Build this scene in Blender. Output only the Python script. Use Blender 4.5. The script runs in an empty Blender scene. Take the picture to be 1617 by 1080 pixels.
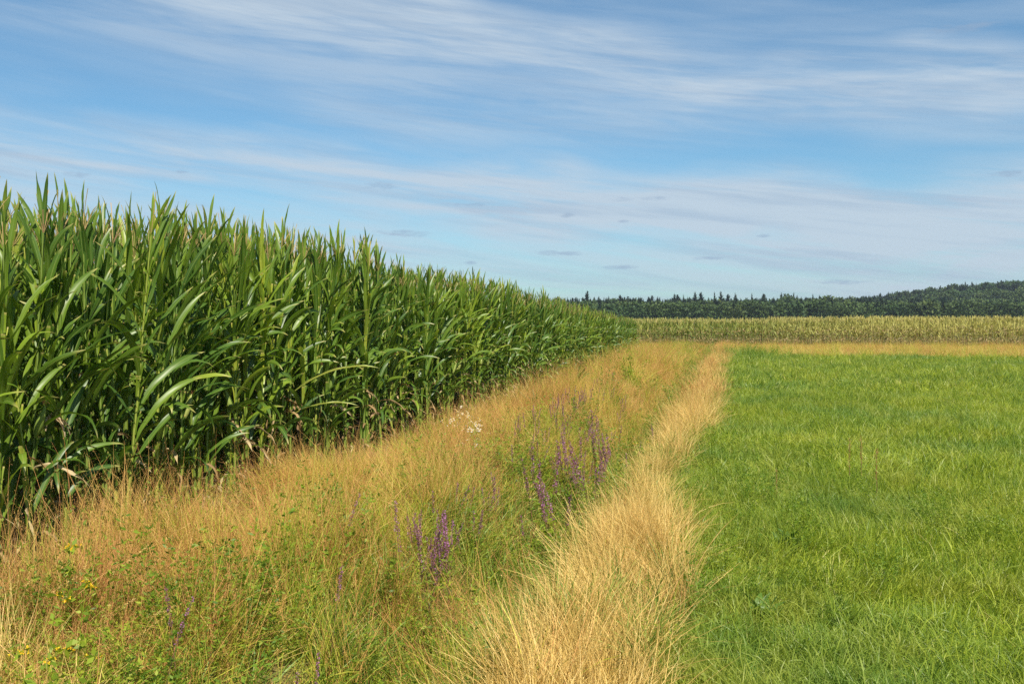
import bpy, math, random
import numpy as np
from mathutils import Vector, Matrix

R = math.radians
sc = bpy.context.scene
C = sc.collection
rng = np.random.default_rng(7)
random.seed(7)

# ------------------------------------------------------------------ camera
CAMZ = 1.75
YAW = R(12.26)
cam = bpy.data.cameras.new("camera"); camo = bpy.data.objects.new("camera", cam); C.objects.link(camo)
cam.sensor_width = 36; cam.lens = 35.0; cam.clip_start = 0.05; cam.clip_end = 6000
camo.location = (0, 0, CAMZ); camo.rotation_euler = (R(90 - 1.09), 0, YAW)
sc.camera = camo

# ------------------------------------------------------------------ light
SUN_EL = R(50); SUN_AZ = R(149)      # azimuth measured clockwise from +Y : behind the camera, to the right
sun = bpy.data.lights.new("sun", 'SUN'); sun.energy = 5.0; sun.angle = R(0.53); sun.color = (1.0, 0.93, 0.80)
suno = bpy.data.objects.new("sun", sun); C.objects.link(suno)
sd = Vector((math.sin(SUN_AZ) * math.cos(SUN_EL), math.cos(SUN_AZ) * math.cos(SUN_EL), math.sin(SUN_EL)))
suno.rotation_euler = sd.to_track_quat('Z', 'Y').to_euler()

sc.view_settings.view_transform = 'Standard'; sc.view_settings.look = 'None'
sc.view_settings.exposure = 0.70; sc.view_settings.gamma = 1.0; sc.view_settings.use_curve_mapping = False
sc.cycles.max_bounces = 6; sc.cycles.diffuse_bounces = 3; sc.cycles.glossy_bounces = 2
sc.cycles.transmission_bounces = 4; sc.cycles.transparent_max_bounces = 8
sc.cycles.use_denoising = False
sc.cycles.sample_clamp_indirect = 4.0


class NT:
    """tiny helper for maths in a node tree"""
    def __init__(s, nt):
        s.nt = nt; s.n = nt.nodes; s.l = nt.links
    def put(s, sock, v):
        if isinstance(v, bpy.types.NodeSocket): s.l.new(v, sock)
        elif v is not None: sock.default_value = v
    def m(s, op, a, b=None, c=None, clamp=False):
        n = s.n.new('ShaderNodeMath'); n.operation = op; n.use_clamp = clamp
        s.put(n.inputs[0], a)
        if b is not None: s.put(n.inputs[1], b)
        if c is not None: s.put(n.inputs[2], c)
        return n.outputs[0]
    def mr(s, v, a, b, c=0.0, d=1.0, smooth=True):
        n = s.n.new('ShaderNodeMapRange'); n.interpolation_type = 'SMOOTHSTEP' if smooth else 'LINEAR'
        s.put(n.inputs[0], v)
        for i, q in enumerate((a, b, c, d)): s.put(n.inputs[i + 1], q)
        return n.outputs[0]
    def mix(s, f, a, b, mode='MIX'):
        n = s.n.new('ShaderNodeMix'); n.data_type = 'RGBA'; n.blend_type = mode
        s.put(n.inputs[0], f); s.put(n.inputs[6], a); s.put(n.inputs[7], b)
        return n.outputs[2]
    def noise(s, vec, scale, detail=3.0, rough=0.55, dist=0.0):
        n = s.n.new('ShaderNodeTexNoise'); s.put(n.inputs['Vector'], vec)
        n.inputs['Scale'].default_value = scale; n.inputs['Detail'].default_value = detail
        n.inputs['Roughness'].default_value = rough; n.inputs['Distortion'].default_value = dist
        return n.outputs['Fac']
    def comb(s, x, y, z=0.0):
        n = s.n.new('ShaderNodeCombineXYZ'); s.put(n.inputs[0], x); s.put(n.inputs[1], y); s.put(n.inputs[2], z)
        return n.outputs[0]


def c4(c): return (c[0], c[1], c[2], 1.0)
def srgb(r, g, b):
    f = lambda v: (v / 255 / 12.92) if v / 255 <= 0.04045 else ((v / 255 + 0.055) / 1.055) ** 2.4
    return (f(r), f(g), f(b))

# ------------------------------------------------------------------ world: sky with thin cirrus
SKY_STR = 0.072
world = bpy.data.worlds.new("World"); sc.world = world; world.use_nodes = True
nt = world.node_tree
for n in list(nt.nodes): nt.nodes.remove(n)
W = NT(nt)
out = nt.nodes.new('ShaderNodeOutputWorld'); bg = nt.nodes.new('ShaderNodeBackground')
sky = nt.nodes.new('ShaderNodeTexSky'); sky.sky_type = 'NISHITA'; sky.sun_disc = False
sky.sun_elevation = SUN_EL; sky.sun_rotation = SUN_AZ
sky.air_density = 1.0; sky.dust_density = 0.35; sky.ozone_density = 2.4; sky.altitude = 0
tc = nt.nodes.new('ShaderNodeTexCoord'); sep = nt.nodes.new('ShaderNodeSeparateXYZ')
nt.links.new(tc.outputs['Generated'], sep.inputs[0])
dx, dy, dz = sep.outputs
az = W.m('MULTIPLY', W.m('ARCTAN2', dx, dy), 57.2958)           # degrees clockwise from +Y
el = W.m('MULTIPLY', W.m('ARCSINE', dz), 57.2958)
def azel(px, py):
    a = -12.26 + math.degrees(math.atan((px - 808.5) / 1572.0))
    e = math.degrees(math.atan((510 - py) / 1572.0))
    return a, e
# long soft streaks: noise stretched along a line falling slightly to the right
def streak(sx, sy, slope, detail, rough, seed, dist=0.0):
    y2 = W.m('ADD', el, W.m('MULTIPLY', az, slope))
    v = W.comb(W.m('MULTIPLY', az, sx), W.m('MULTIPLY', y2, sy), seed)
    return W.noise(v, 1.0, detail, rough, dist)
def ridge(p0, p1, halfw):
    """soft band around the line through two photo positions, as sky directions"""
    a0, e0 = azel(*p0); a1, e1 = azel(*p1)
    k = (e1 - e0) / (a1 - a0)
    line = W.m('ADD', W.m('MULTIPLY', az, k), e0 - k * a0)
    warp = W.m('MULTIPLY', W.m('SUBTRACT', streak(0.09, 0.12, 0.0, 2, 0.5, 3.1), 0.5), halfw * 1.8)
    dd = W.m('ABSOLUTE', W.m('SUBTRACT', W.m('ADD', el, warp), line))
    return W.mr(dd, halfw, halfw * 0.1, 0.0, 1.0)
s1 = streak(0.05, 0.55, 0.10, 8, 0.62, 1.3, 0.6)
s2 = streak(0.14, 1.4, 0.14, 9, 0.66, 7.7, 0.9)
s3 = streak(0.035, 0.20, 0.08, 3, 0.5, 12.0)
fine = W.m('ADD', W.m('MULTIPLY', s1, 0.72), W.m('MULTIPLY', s2, 0.28))
b1 = ridge((250, -10), (1420, 170), 3.3)
b2 = ridge((0, 250), (1200, 325), 3.2)
b3 = ridge((900, 130), (1600, 250), 1.2)
b4 = ridge((0, 40), (900, 60), 1.3)
cov = W.m('MAXIMUM', W.m('MAXIMUM', b1, W.m('MULTIPLY', b2, 0.95)), W.m('MAXIMUM', W.m('MULTIPLY', b3, 0.5), W.m('MULTIPLY', b4, 0.35)))
base = W.mr(s3, 0.40, 0.64, 0.05, 0.60)
cov = W.m('MAXIMUM', cov, base)
low = W.mr(el, 10.0, 2.0, 0.03, 0.75)
dens = W.m('MULTIPLY', W.m('ADD', cov, low), W.mr(fine, 0.32, 0.62, 0.30, 1.0), clamp=True)
dens = W.m('MULTIPLY', dens, 0.92)
# small darker puffs low over the horizon
puff = None
for (px, py, wx, wy) in ((600, 297, 36, 7), (632, 370, 55, 7), (900, 341, 18, 5), (980, 423, 34, 6), (1515, 88, 62, 9),
                         (122, 296, 22, 6), (885, 400, 60, 5), (745, 415, 16, 4), (1115, 410, 30, 4), (288, 285, 12, 4), (1205, 376, 12, 4), (985, 351, 12, 4), (760, 324, 90, 5), (1000, 316, 110, 5), (1330,448,50,5), (1590, 300, 30, 6)):
    a, e = azel(px, py)
    wa = math.degrees(wx / 1572); we = math.degrees(wy / 1572)
    q = W.m('ADD', W.m('POWER', W.m('DIVIDE', W.m('SUBTRACT', az, a), wa), 2.0),
            W.m('POWER', W.m('ABSOLUTE', W.m('DIVIDE', W.m('SUBTRACT', el, e), we)), 2.0))
    q = W.m('MULTIPLY', W.m('SUBTRACT', 1.0, q), 0.55 if wx < 80 else 0.3)
    puff = q if puff is None else W.m('MAXIMUM', puff, q)
pn = streak(0.9, 3.2, 0.0, 5, 0.6, 20.0)
puffm = W.mr(W.m('ADD', puff, W.m('MULTIPLY', W.m('SUBTRACT', pn, 0.5), 1.6)), 0.10, 0.7, 0.0, 0.6)
skyc = W.mix(1.0, sky.outputs[0], c4((0.60, 0.91, 1.01)), 'MULTIPLY')
grey = streak(0.06, 0.9, 0.13, 5, 0.6, 33.0)
cloudc = W.mix(W.mr(grey, 0.45, 0.65, 0.0, 0.8), c4((4.7, 5.6, 6.5)), c4((3.6, 4.6, 5.8)))
col = W.mix(dens, skyc, cloudc)
col = W.mix(puffm, col, c4((2.6, 3.6, 5.0)))
nt.links.new(col, bg.inputs[0]); bg.inputs[1].default_value = SKY_STR
nt.links.new(bg.outputs[0], out.inputs[0])

# ------------------------------------------------------------------ helpers: photo position to ground
F = 1572.0
sy_, cy_ = math.sin(YAW), math.cos(YAW)
def du(x, y): return -x * sy_ + y * cy_, x * cy_ + y * sy_          # depth, sideways
def at(px, py, z=0.0):
    d = (CAMZ - z) * F / (py - 510.0); u = (px - 808.5) / F * d
    return u * cy_ - d * sy_, u * sy_ + d * cy_
def on_line(px, xl):
    k = (px - 808.5) / F
    y = (-k * xl * sy_ - xl * cy_) / (sy_ - k * cy_)
    d, u = du(xl, y)
    return y, d
def topz(py, d): return CAMZ - (py - 510.0) * d / F
def seen(x, y, margin=0.09, dmin=2.4):
    d, u = du(x, y)
    return (d > dmin) & (np.abs(u / np.maximum(d, .1)) < 0.515 + margin + 0.6 / np.maximum(d, .1))

def vnoise(x, y, s, seed=0):
    x = np.asarray(x) / s + 137.3 * seed; y = np.asarray(y) / s + 71.7 * seed
    xi = np.floor(x).astype(np.int64); yi = np.floor(y).astype(np.int64); fx = x - xi; fy = y - yi
    fx = fx * fx * (3 - 2 * fx); fy = fy * fy * (3 - 2 * fy)
    def h(a, b):
        v = (a * 374761393 + b * 668265263 + seed * 1442695) & 0x7fffffff
        v = ((v ^ (v >> 13)) * 1274126177) & 0x7fffffff
        return ((v ^ (v >> 16)) & 0xffff) / 65535.0
    return (h(xi, yi) * (1 - fx) + h(xi + 1, yi) * fx) * (1 - fy) + (h(xi, yi + 1) * (1 - fx) + h(xi + 1, yi + 1) * fx) * fy
def fbm(x, y, s, seed=0):
    return vnoise(x, y, s, seed) * .55 + vnoise(x, y, s / 2.1, seed + 1) * .3 + vnoise(x, y, s / 4.3, seed + 2) * .15

# ------------------------------------------------------------------ terrain height
_le = [at(*p, .42) for p in ((1128, 548), (1112, 560), (1085, 600), (1048, 645), (1022, 690), (985, 730), (955, 765), (893, 830), (838, 890), (775, 960), (692, 1060))][::-1]
_re = [at(*p, .40) for p in ((1152, 548), (1146, 560), (1130, 600), (1100, 650), (1062, 680), (1034, 705), (1030, 760), (1052, 800), (1058, 850), (1034, 900), (1016, 960), (1006, 1080))][::-1]
_le = np.array([(x, y) for x, y in _le]); _re = np.array([(x, y) for x, y in _re])
print('strip left', _le.round(2).tolist()); print('strip right', _re.round(2).tolist())
def strip_left(y): return np.interp(y, _le[:, 1], _le[:, 0])
def strip_right(y): return np.interp(y, _re[:, 1], _re[:, 0])
def ditch_x(y): return strip_left(y) - 0.62
def sstep(v, a, b):
    t = np.clip((v - a) / (b - a), 0, 1); return t * t * (3 - 2 * t)
def ground_z(x, y):
    x = np.asarray(x, float); y = np.asarray(y, float)
    q = np.abs(x - ditch_x(y))
    z = -0.62 * (1 - sstep(q, 0.10, 0.95)) * (1 - sstep(y, 66, 72))
    near = (1 - sstep(np.hypot(x, y), 60, 120))
    z = z + near * (0.06 * (fbm(x, y, 2.2, 5) - .5) + 0.05 * (fbm(x, y, 7.0, 9) - .5))
    d = -x * sy_ + y * cy_; u = x * cy_ + y * sy_
    ang = u / np.maximum(d, 1.0)
    hill = sstep(ang, 0.22, 0.56) * 17.0 * sstep(d, 430, 640)
    roll = sstep(d, 360, 460) * (2.5 * vnoise(x, y, 160, 4) + 1.6 * vnoise(x, y, 38, 14))
    return z + hill + roll

# ------------------------------------------------------------------ mesh collector
class MB:
    def __init__(s): s.v = []; s.f = []; s.t = []; s.a = []; s.e = []; s.mi = []; s.n = 0
    def add(s, verts, faces, tone, along, edge=None, mi=0):
        verts = np.asarray(verts, float).reshape(-1, 3); k = len(verts)
        faces = np.asarray(faces, np.int64).reshape(-1, 4)
        s.v.append(verts); s.f.append(faces + s.n)
        s.t.append(np.broadcast_to(np.asarray(tone, float), (k,)).ravel()); s.a.append(np.broadcast_to(np.asarray(along, float), (k,)).ravel())
        s.e.append(np.zeros(k) if edge is None else np.asarray(edge, float).ravel())
        s.mi.append(np.full(len(faces), mi, np.int32)); s.n += k
    def mesh(s, name, mats, smooth=True):
        v = np.concatenate(s.v); f = np.concatenate(s.f)
        me = bpy.data.meshes.new(name)
        me.vertices.add(len(v)); me.vertices.foreach_set('co', v.ravel())
        me.loops.add(len(f) * 4); me.loops.foreach_set('vertex_index', f.ravel())
        me.polygons.add(len(f)); me.polygons.foreach_set('loop_start', np.arange(len(f)) * 4)
        for nm, arr in (('tone', s.t), ('along', s.a), ('edge', s.e)):
            at_ = me.attributes.new(nm, 'FLOAT', 'POINT'); at_.data.foreach_set('value', np.concatenate(arr).astype(np.float32))
        if not isinstance(mats, (list, tuple)): mats = [mats]
        for m_ in mats: me.materials.append(m_)
        me.polygons.foreach_set('material_index', np.concatenate(s.mi))
        me.polygons.foreach_set('use_smooth', np.full(len(f), smooth))
        me.update(calc_edges=True)
        return me
    def build(s, name, mats, parent=None, link=True, smooth=True):
        o = bpy.data.objects.new(name, s.mesh(name, mats, smooth))
        if link: C.objects.link(o)
        if parent: o.parent = parent
        return o

def rot_about(v, k, ang):
    c = np.cos(ang)[..., None]; sn = np.sin(ang)[..., None]
    return v * c + np.cross(k, v) * sn + k * (np.sum(k * v, -1)[..., None]) * (1 - c)

def curve(base, azim, th0, bend, length, k, power=1.3, wob=0.0):
    """centre lines: (n,k,3) points and tangents; th = angle from vertical"""
    n = len(base); s = np.linspace(0, 1, k)[None, :]
    th = th0[:, None] + bend[:, None] * s ** power
    a = azim[:, None] + (wob * rng.normal(size=(n, 1)) * s if wob else 0 * s)
    T = np.stack([np.sin(th) * np.sin(a), np.sin(th) * np.cos(a), np.cos(th)], -1)
    step = (length[:, None] / (k - 1))[..., None]
    P = np.concatenate([np.zeros((n, 1, 3)), np.cumsum((T[:, :-1] + T[:, 1:]) * .5 * step, 1)], 1) + base[:, None, :]
    side = np.stack([np.cos(a), -np.sin(a), 0 * a], -1) * np.ones_like(T)
    return P, T, side

def ribbons(mb, P, T, side, W_, tone, twist=None, mi=0, fold=0.0, wavy=0.0):
    n, k, _ = P.shape
    if twist is not None:
        tw = twist[0][:, None] + twist[1][:, None] * np.linspace(0, 1, k)[None]
        side = rot_about(side, T, tw)
    al = np.broadcast_to(np.linspace(0, 1, k)[None], (n, k))
    nor = np.cross(side, T)
    if fold == 0:
        V = np.stack([P - side * W_[..., None] / 2, P + side * W_[..., None] / 2], 2)      # n,k,2,3
        idx = np.arange(n * k * 2).reshape(n, k, 2)
        Fc = np.stack([idx[:, :-1, 0], idx[:, :-1, 1], idx[:, 1:, 1], idx[:, 1:, 0]], -1)
        mb.add(V, Fc, np.repeat(tone, k * 2), np.repeat(al.ravel(), 2), mi=mi)
    else:
        s_ = np.linspace(0, 1, k)[None]
        ph = rng.uniform(0, 6.28, (n, 1)); fr = rng.uniform(14, 26, (n, 1))
        wl = (wavy * np.sin(fr * s_ + ph))[..., None]; wr = (wavy * np.sin(fr * s_ * 1.13 + ph * 2 + 1))[..., None]
        up = fold
        L = P - side * W_[..., None] / 2 + nor * W_[..., None] * (up + wl)
        Rr = P + side * W_[..., None] / 2 + nor * W_[..., None] * (up + wr)
        V = np.stack([L, P, Rr], 2)
        idx = np.arange(n * k * 3).reshape(n, k, 3)
        Fc = np.concatenate([np.stack([idx[:, :-1, j], idx[:, :-1, j + 1], idx[:, 1:, j + 1], idx[:, 1:, j]], -1) for j in (0, 1)], 1)
        ed = np.broadcast_to(np.array([1., 0., 1.])[None, None], (n, k, 3))
        mb.add(V, Fc, np.repeat(tone, k * 3), np.repeat(al.ravel(), 3), ed, mi=mi)

def blades(mb, n, rad, L, Wd, th=(0.05, 0.5), bend=(0.2, 1.2), k=5, center=(0, 0, 0), mi=0, tone=(0, 1), power=1.4, taper=0.9, lean=None, base=None, az_=None):
    a = rng.uniform(0, 6.283, n) if az_ is None else az_
    if base is None:
        r = rad * np.sqrt(rng.uniform(0, 1, n)); b = rng.uniform(0, 6.283, n)
        base = np.stack([r * np.cos(b), r * np.sin(b), np.zeros(n) - 0.01], -1) + np.array(center)
    ln = rng.uniform(L[0], L[1], n)
    P, T, S = curve(base, a, rng.uniform(*th, n), rng.uniform(*bend, n), ln, k, power)
    if lean is not None:
        hgt = (P[..., 2] - base[:, None, 2])
        P = P + np.array(lean)[None, None] * (hgt ** 1.3)[..., None]
    s = np.linspace(0, 1, k)
    prof = np.clip((0.65 + 1.2 * s) * (1 - s ** 2.2 * taper), 0.03, 1.0)
    Wm = rng.uniform(Wd[0], Wd[1], n)[:, None] * prof[None]
    ribbons(mb, P, T, S, Wm, rng.uniform(tone[0], tone[1], n), (rng.uniform(-.6, .6, n), rng.uniform(-1.2, 1.2, n)), mi=mi)
    return P, T

def specks(mb, P, size, elong=2.0, tone=(0, 1), mi=0, dirs=None):
    """small leaf/petal quads at points P"""
    n = len(P)
    d = rng.normal(size=(n, 3)) if dirs is None else dirs + rng.normal(size=(n, 3)) * .35
    d /= np.linalg.norm(d, axis=1)[:, None]
    q = np.cross(d, rng.normal(size=(n, 3))); q /= np.linalg.norm(q, axis=1)[:, None]
    sz = rng.uniform(size[0], size[1], n)[:, None]
    l = d * sz * elong; w = q * sz * .5
    V = np.stack([P, P + l * .45 - w, P + l, P + l * .45 + w], 1)
    tn = np.repeat(rng.uniform(tone[0], tone[1], n), 4)
    mb.add(V, np.arange(n * 4).reshape(n, 4), tn, np.tile([0, .5, 1, .5], n), mi=mi)

def tube(mb, pts, rad, sides=6, tone=0.5, mi=0):
    pts = np.asarray(pts, float); k = len(pts); rad = np.broadcast_to(rad, (k,))
    T = np.gradient(pts, axis=0); T /= np.linalg.norm(T, axis=1)[:, None] + 1e-9
    ref = np.array([1., 0, 0]) if abs(T[0][0]) < .8 else np.array([0, 1., 0])
    A = np.cross(T, ref); A /= np.linalg.norm(A, axis=1)[:, None]; B = np.cross(T, A)
    ph = np.linspace(0, 2 * np.pi, sides, endpoint=False)
    V = pts[:, None] + (A[:, None] * np.cos(ph)[None, :, None] + B[:, None] * np.sin(ph)[None, :, None]) * rad[:, None, None]
    idx = np.arange(k * sides).reshape(k, sides); nx = np.roll(idx, -1, 1)
    Fc = np.stack([idx[:-1], nx[:-1], nx[1:], idx[1:]], -1)
    mb.add(V, Fc, tone, np.repeat(np.linspace(0, 1, k), sides), mi=mi)

# ------------------------------------------------------------------ materials
def leafmat(name, ramp, tip=None, tipr=(0.5, 1.0), patch=None, patch_scale=0.5, patch_r=(0.4, 0.65), trans=0.3, rough=0.5, spec=0.3,
            rib=None, rnd=0.35, patch2=None, patch2_scale=3.0, patch2_r=(0.45, 0.65), gradx=None, objrnd=None):
    m = bpy.data.materials.new(name); m.use_nodes = True; nt = m.node_tree
    for n in list(nt.nodes): nt.nodes.remove(n)
    S = NT(nt)
    out = nt.nodes.new('ShaderNodeOutputMaterial')
    def attr(a):
        n = nt.nodes.new('ShaderNodeAttribute'); n.attribute_name = a; return n.outputs['Fac']
    oi = nt.nodes.new('ShaderNodeObjectInfo'); geo = nt.nodes.new('ShaderNodeNewGeometry')
    t = S.m('ADD', S.m('MULTIPLY', attr('tone'), 1 - rnd), S.m('MULTIPLY', oi.outputs['Random'], rnd))
    cr = nt.nodes.new('ShaderNodeValToRGB'); S.put(cr.inputs[0], t)
    while len(cr.color_ramp.elements) < len(ramp): cr.color_ramp.elements.new(0.5)
    for e, (p, c) in zip(cr.color_ramp.elements, ramp): e.position = p; e.color = c4(c)
    col = cr.outputs[0]
    if patch: col = S.mix(S.mr(S.noise(geo.outputs['Position'], patch_scale, 3), patch_r[0], patch_r[1], 0, 0.8), col, S.mix(0.75, col, c4(patch)))
    if patch2: col = S.mix(S.mr(S.noise(geo.outputs['Position'], patch2_scale, 2), patch2_r[0], patch2_r[1], 0, 0.8), col, S.mix(0.75, col, c4(patch2)))
    if gradx:                                                         # crop colour changes along the field
        sp = nt.nodes.new('ShaderNodeSeparateXYZ'); nt.links.new(geo.outputs['Position'], sp.inputs[0])
        g = S.mr(S.m('ADD', sp.outputs[0], S.m('MULTIPLY', S.noise(geo.outputs['Position'], 0.25, 3), 14)), gradx[0] + 7, gradx[1] + 7, 0, 0.9)
        col = S.mix(g, col, S.mix(0.85, col, c4(gradx[2])))
    if tip: col = S.mix(S.mr(attr('along'), tipr[0], tipr[1]), col, c4(tip))
    if rib: col = S.mix(S.mr(attr('edge'), 0.0, 0.22, 0.75, 0.0), col, c4(rib))
    p = nt.nodes.new('ShaderNodeBsdfPrincipled'); S.put(p.inputs['Base Color'], col)
    p.inputs['Roughness'].default_value = rough; p.inputs['Specular IOR Level'].default_value = spec
    res = p.outputs[0]
    if trans > 0:
        tr = nt.nodes.new('ShaderNodeBsdfTranslucent'); S.put(tr.inputs[0], S.mix(1.0, col, c4((1.25, 1.25, 0.6)), 'MULTIPLY'))
        mx = nt.nodes.new('ShaderNodeMixShader'); mx.inputs[0].default_value = trans
        nt.links.new(res, mx.inputs[1]); nt.links.new(tr.outputs[0], mx.inputs[2]); res = mx.outputs[0]
    nt.links.new(res, out.inputs[0])
    return m

M = {}
M['meadow'] = leafmat('meadow_blade', [(0, (.07, .125, .014)), (.45, (.205, .285, .022)), (.85, (.40, .45, .04)), (1, (.64, .53, .22))],
                      patch=(.10, .21, .045), patch_scale=0.30, patch2=(.36, .38, .06), patch2_scale=1.3, trans=.42, rough=.45, spec=.35)
M['lush'] = leafmat('ditch_blade', [(0, (.07, .14, .018)), (.6, (.20, .30, .04)), (1, (.38, .44, .10))], trans=.35, rough=.45)
M['straw'] = leafmat('straw_stem', [(0, (.26, .155, .04)), (.5, (.57, .385, .11)), (.85, (.76, .55, .19)), (1, (.86, .69, .33))],
                     patch=(.50, .31, .09), patch_scale=0.9, patch_r=(.5, .7), patch2=(.78, .58, .22), patch2_scale=1.7, trans=.25, rough=.5, spec=.3)
M['redstraw'] = leafmat('reddish_stem', [(0, (.19, .09, .03)), (.5, (.50, .26, .085)), (1, (.80, .50, .20))],
                        patch=(.46, .19, .07), patch_scale=0.55, patch_r=(.42, .56), patch2=(.62, .42, .11), patch2_scale=.7, trans=.3, rough=.55, spec=.2)
M['yellowstem'] = leafmat('yellow_green_stem', [(0, (.11, .17, .014)), (.5, (.36, .40, .035)), (1, (.68, .62, .11))], patch=(.42, .40, .05), patch_scale=.9, trans=.35)
M['herb'] = leafmat('herb_leaf', [(0, (.05, .10, .010)), (.5, (.20, .28, .02)), (1, (.40, .42, .04))], patch=(.09, .20, .02), patch_scale=.8, trans=.4, rough=.5)
M['maize'] = leafmat('maize_leaf', [(0, (.022, .056, .010)), (.4, (.075, .145, .014)), (.8, (.21, .30, .024)), (1, (.44, .46, .05))],
                     rib=(.20, .27, .06), trans=.33, rough=.40, spec=.42, rnd=.35, tip=(.44, .38, .12), tipr=(.86, 1.0), patch=(.05, .12, .022), patch_scale=.6)
M['maizedry'] = leafmat('dry_maize_leaf', [(0, (.16, .095, .04)), (.5, (.30, .20, .085)), (1, (.52, .42, .24))], trans=.2, rough=.6)
M['paleleaf'] = leafmat('pale_green_leaf', [(0, (.34, .42, .12)), (1, (.55, .60, .24))], trans=.3, rough=.5)
M['paper'] = leafmat('papery_husk', [(0, (.36, .25, .14)), (1, (.58, .47, .31))], trans=.3, rough=.6)
M['stalk'] = leafmat('maize_stalk', [(0, (.08, .13, .025)), (.6, (.19, .25, .04)), (1, (.40, .40, .07))], trans=0, rough=.45, spec=.4)
M['tassel'] = leafmat('maize_tassel', [(0, (.30, .22, .08)), (.6, (.46, .35, .14)), (1, (.52, .30, .20))], trans=.2, rough=.6)
M['husk'] = leafmat('ear_husk', [(0, (.10, .17, .03)), (.7, (.20, .27, .05)), (1, (.34, .36, .10))], trans=.15, rough=.5)
M['silk'] = leafmat('ear_silk', [(0, (.12, .05, .02)), (1, (.30, .15, .06))], trans=0, rough=.7)
M['farleaf'] = leafmat('ripening_maize_leaf', [(0, (.07, .12, .02)), (.45, (.16, .21, .035)), (.8, (.34, .33, .08)), (1, (.52, .44, .17))],
                       gradx=(-3, 12, (.44, .40, .12)), trans=.25, rough=.5, rnd=.4)
M['fartassel'] = leafmat('ripe_tassel', [(0, (.42, .37, .12)), (1, (.68, .58, .26))], trans=.2, rough=.6)
M['purple'] = leafmat('purple_petal', [(0, (.16, .09, .05)), (.35, (.20, .075, .11)), (.7, (.34, .13, .30)), (1, (.52, .27, .46))], trans=.3, rough=.6, spec=.1)
M['brownstem'] = leafmat('brown_stem', [(0, (.09, .05, .035)), (1, (.22, .12, .06))], trans=0, rough=.6)
M['dock'] = leafmat('dock_seed', [(0, (.16, .05, .025)), (1, (.34, .13, .06))], trans=.1, rough=.7)
M['white'] = leafmat('white_petal', [(0, (.50, .47, .40)), (1, (.70, .68, .62))], trans=.2, rough=.6, rnd=.1)
M['yellow'] = leafmat('yellow_petal', [(0, (.60, .34, .01)), (1, (.80, .56, .02))], trans=.2, rough=.6)
M['conifer'] = leafmat('conifer_needles', [(0, (.018, .036, .018)), (.6, (.034, .060, .026)), (1, (.060, .090, .036))], trans=.0, rough=.7, spec=.2, rnd=.5)
M['broad'] = leafmat('broadleaf_foliage', [(0, (.030, .056, .015)), (.6, (.062, .095, .024)), (1, (.11, .14, .035))], trans=.15, rough=.6, spec=.2, rnd=.6,
                     patch=(.045, .095, .030), patch_scale=.02)
M['bark'] = leafmat('bark', [(0, (.07, .055, .04)), (1, (.14, .11, .08))], trans=0, rough=.9, spec=.1)

def ground_material():
    m = bpy.data.materials.new('ground_soil_and_thatch'); m.use_nodes = True; nt = m.node_tree; S = NT(nt)
    p = nt.nodes['Principled BSDF']; geo = nt.nodes.new('ShaderNodeNewGeometry'); pos = geo.outputs['Position']
    sp = nt.nodes.new('ShaderNodeSeparateXYZ'); nt.links.new(pos, sp.inputs[0])
    n1 = S.noise(pos, 2.2, 6, .65); n2 = S.noise(pos, 14, 5, .7); n3 = S.noise(pos, .35, 3)
    meadow = S.mix(S.mr(n1, .35, .65), c4((.055, .115, .016)), c4((.12, .19, .03)))
    meadow = S.mix(S.mr(n2, .5, .72, 0, .5), meadow, c4((.14, .11, .045)))
    thatch = S.mix(S.mr(n2, .35, .7), c4((.13, .09, .035)), c4((.30, .21, .08)))
    thatch = S.mix(S.mr(n3, .40, .55, .25, .85), thatch, c4((.10, .13, .025)))
    soil = S.mix(S.mr(n1, .3, .7), c4((.06, .045, .03)), c4((.12, .085, .055)))
    wob = S.m('MULTIPLY', S.m('SUBTRACT', S.noise(pos, 1.1, 4), .5), .8)
    xx = S.m('ADD', sp.outputs[0], wob)
    col = S.mix(S.mr(xx, -.65, -.25), thatch, meadow)
    col = S.mix(S.mr(xx, -3.9, -4.4), col, soil)
    far = S.mr(sp.outputs[1], 56, 60)
    col = S.mix(far, col, S.mix(S.mr(n1, .4, .6), thatch, c4((.22, .2, .06))))
    field = S.mr(sp.outputs[1], 85, 110)
    col = S.mix(field, col, S.mix(S.mr(S.noise(pos, .01, 4), .4, .6), c4((.07, .11, .03)), c4((.13, .15, .05))))
    S.put(p.inputs['Base Color'], col); p.inputs['Roughness'].default_value = .9; p.inputs['Specular IOR Level'].default_value = .15
    b = nt.nodes.new('ShaderNodeBump'); b.inputs['Distance'].default_value = .03; b.inputs['Strength'].default_value = .8
    nt.links.new(n2, b.inputs['Height']); nt.links.new(b.outputs[0], p.inputs['Normal'])
    return m

# ------------------------------------------------------------------ ground: one sheet to the horizon
def spaced(lo, hi, fine_lo, fine_hi, fine, grow=1.12):
    c = list(np.arange(fine_lo, fine_hi + 1e-6, fine)); s = fine; v = fine_hi
    while v < hi: s *= grow; v += s; c.append(min(v, hi))
    s = fine; v = fine_lo; l = []
    while v > lo: s *= grow; v -= s; l.append(max(v, lo))
    return np.array(l[::-1] + c)
def capped(lo, hi, flo, fhi, fine, cap):
    out = list(np.arange(flo, fhi + 1e-6, fine)); s = fine; v = fhi
    while v < hi: s = min(s * 1.12, cap); v += s; out.append(v)
    s = fine; v = flo; l = []
    while v > lo: s = min(s * 1.12, cap); v -= s; l.append(v)
    return np.array(l[::-1] + out)
gx = capped(-900, 1300, -4.5, 2.0, 0.14, 26); gy = capped(-60, 3000, 1, 20, 0.3, 26)
X, Y = np.meshgrid(gx, gy); Z = ground_z(X, Y)
g = MB(); idx = np.arange(X.size).reshape(X.shape)
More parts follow.
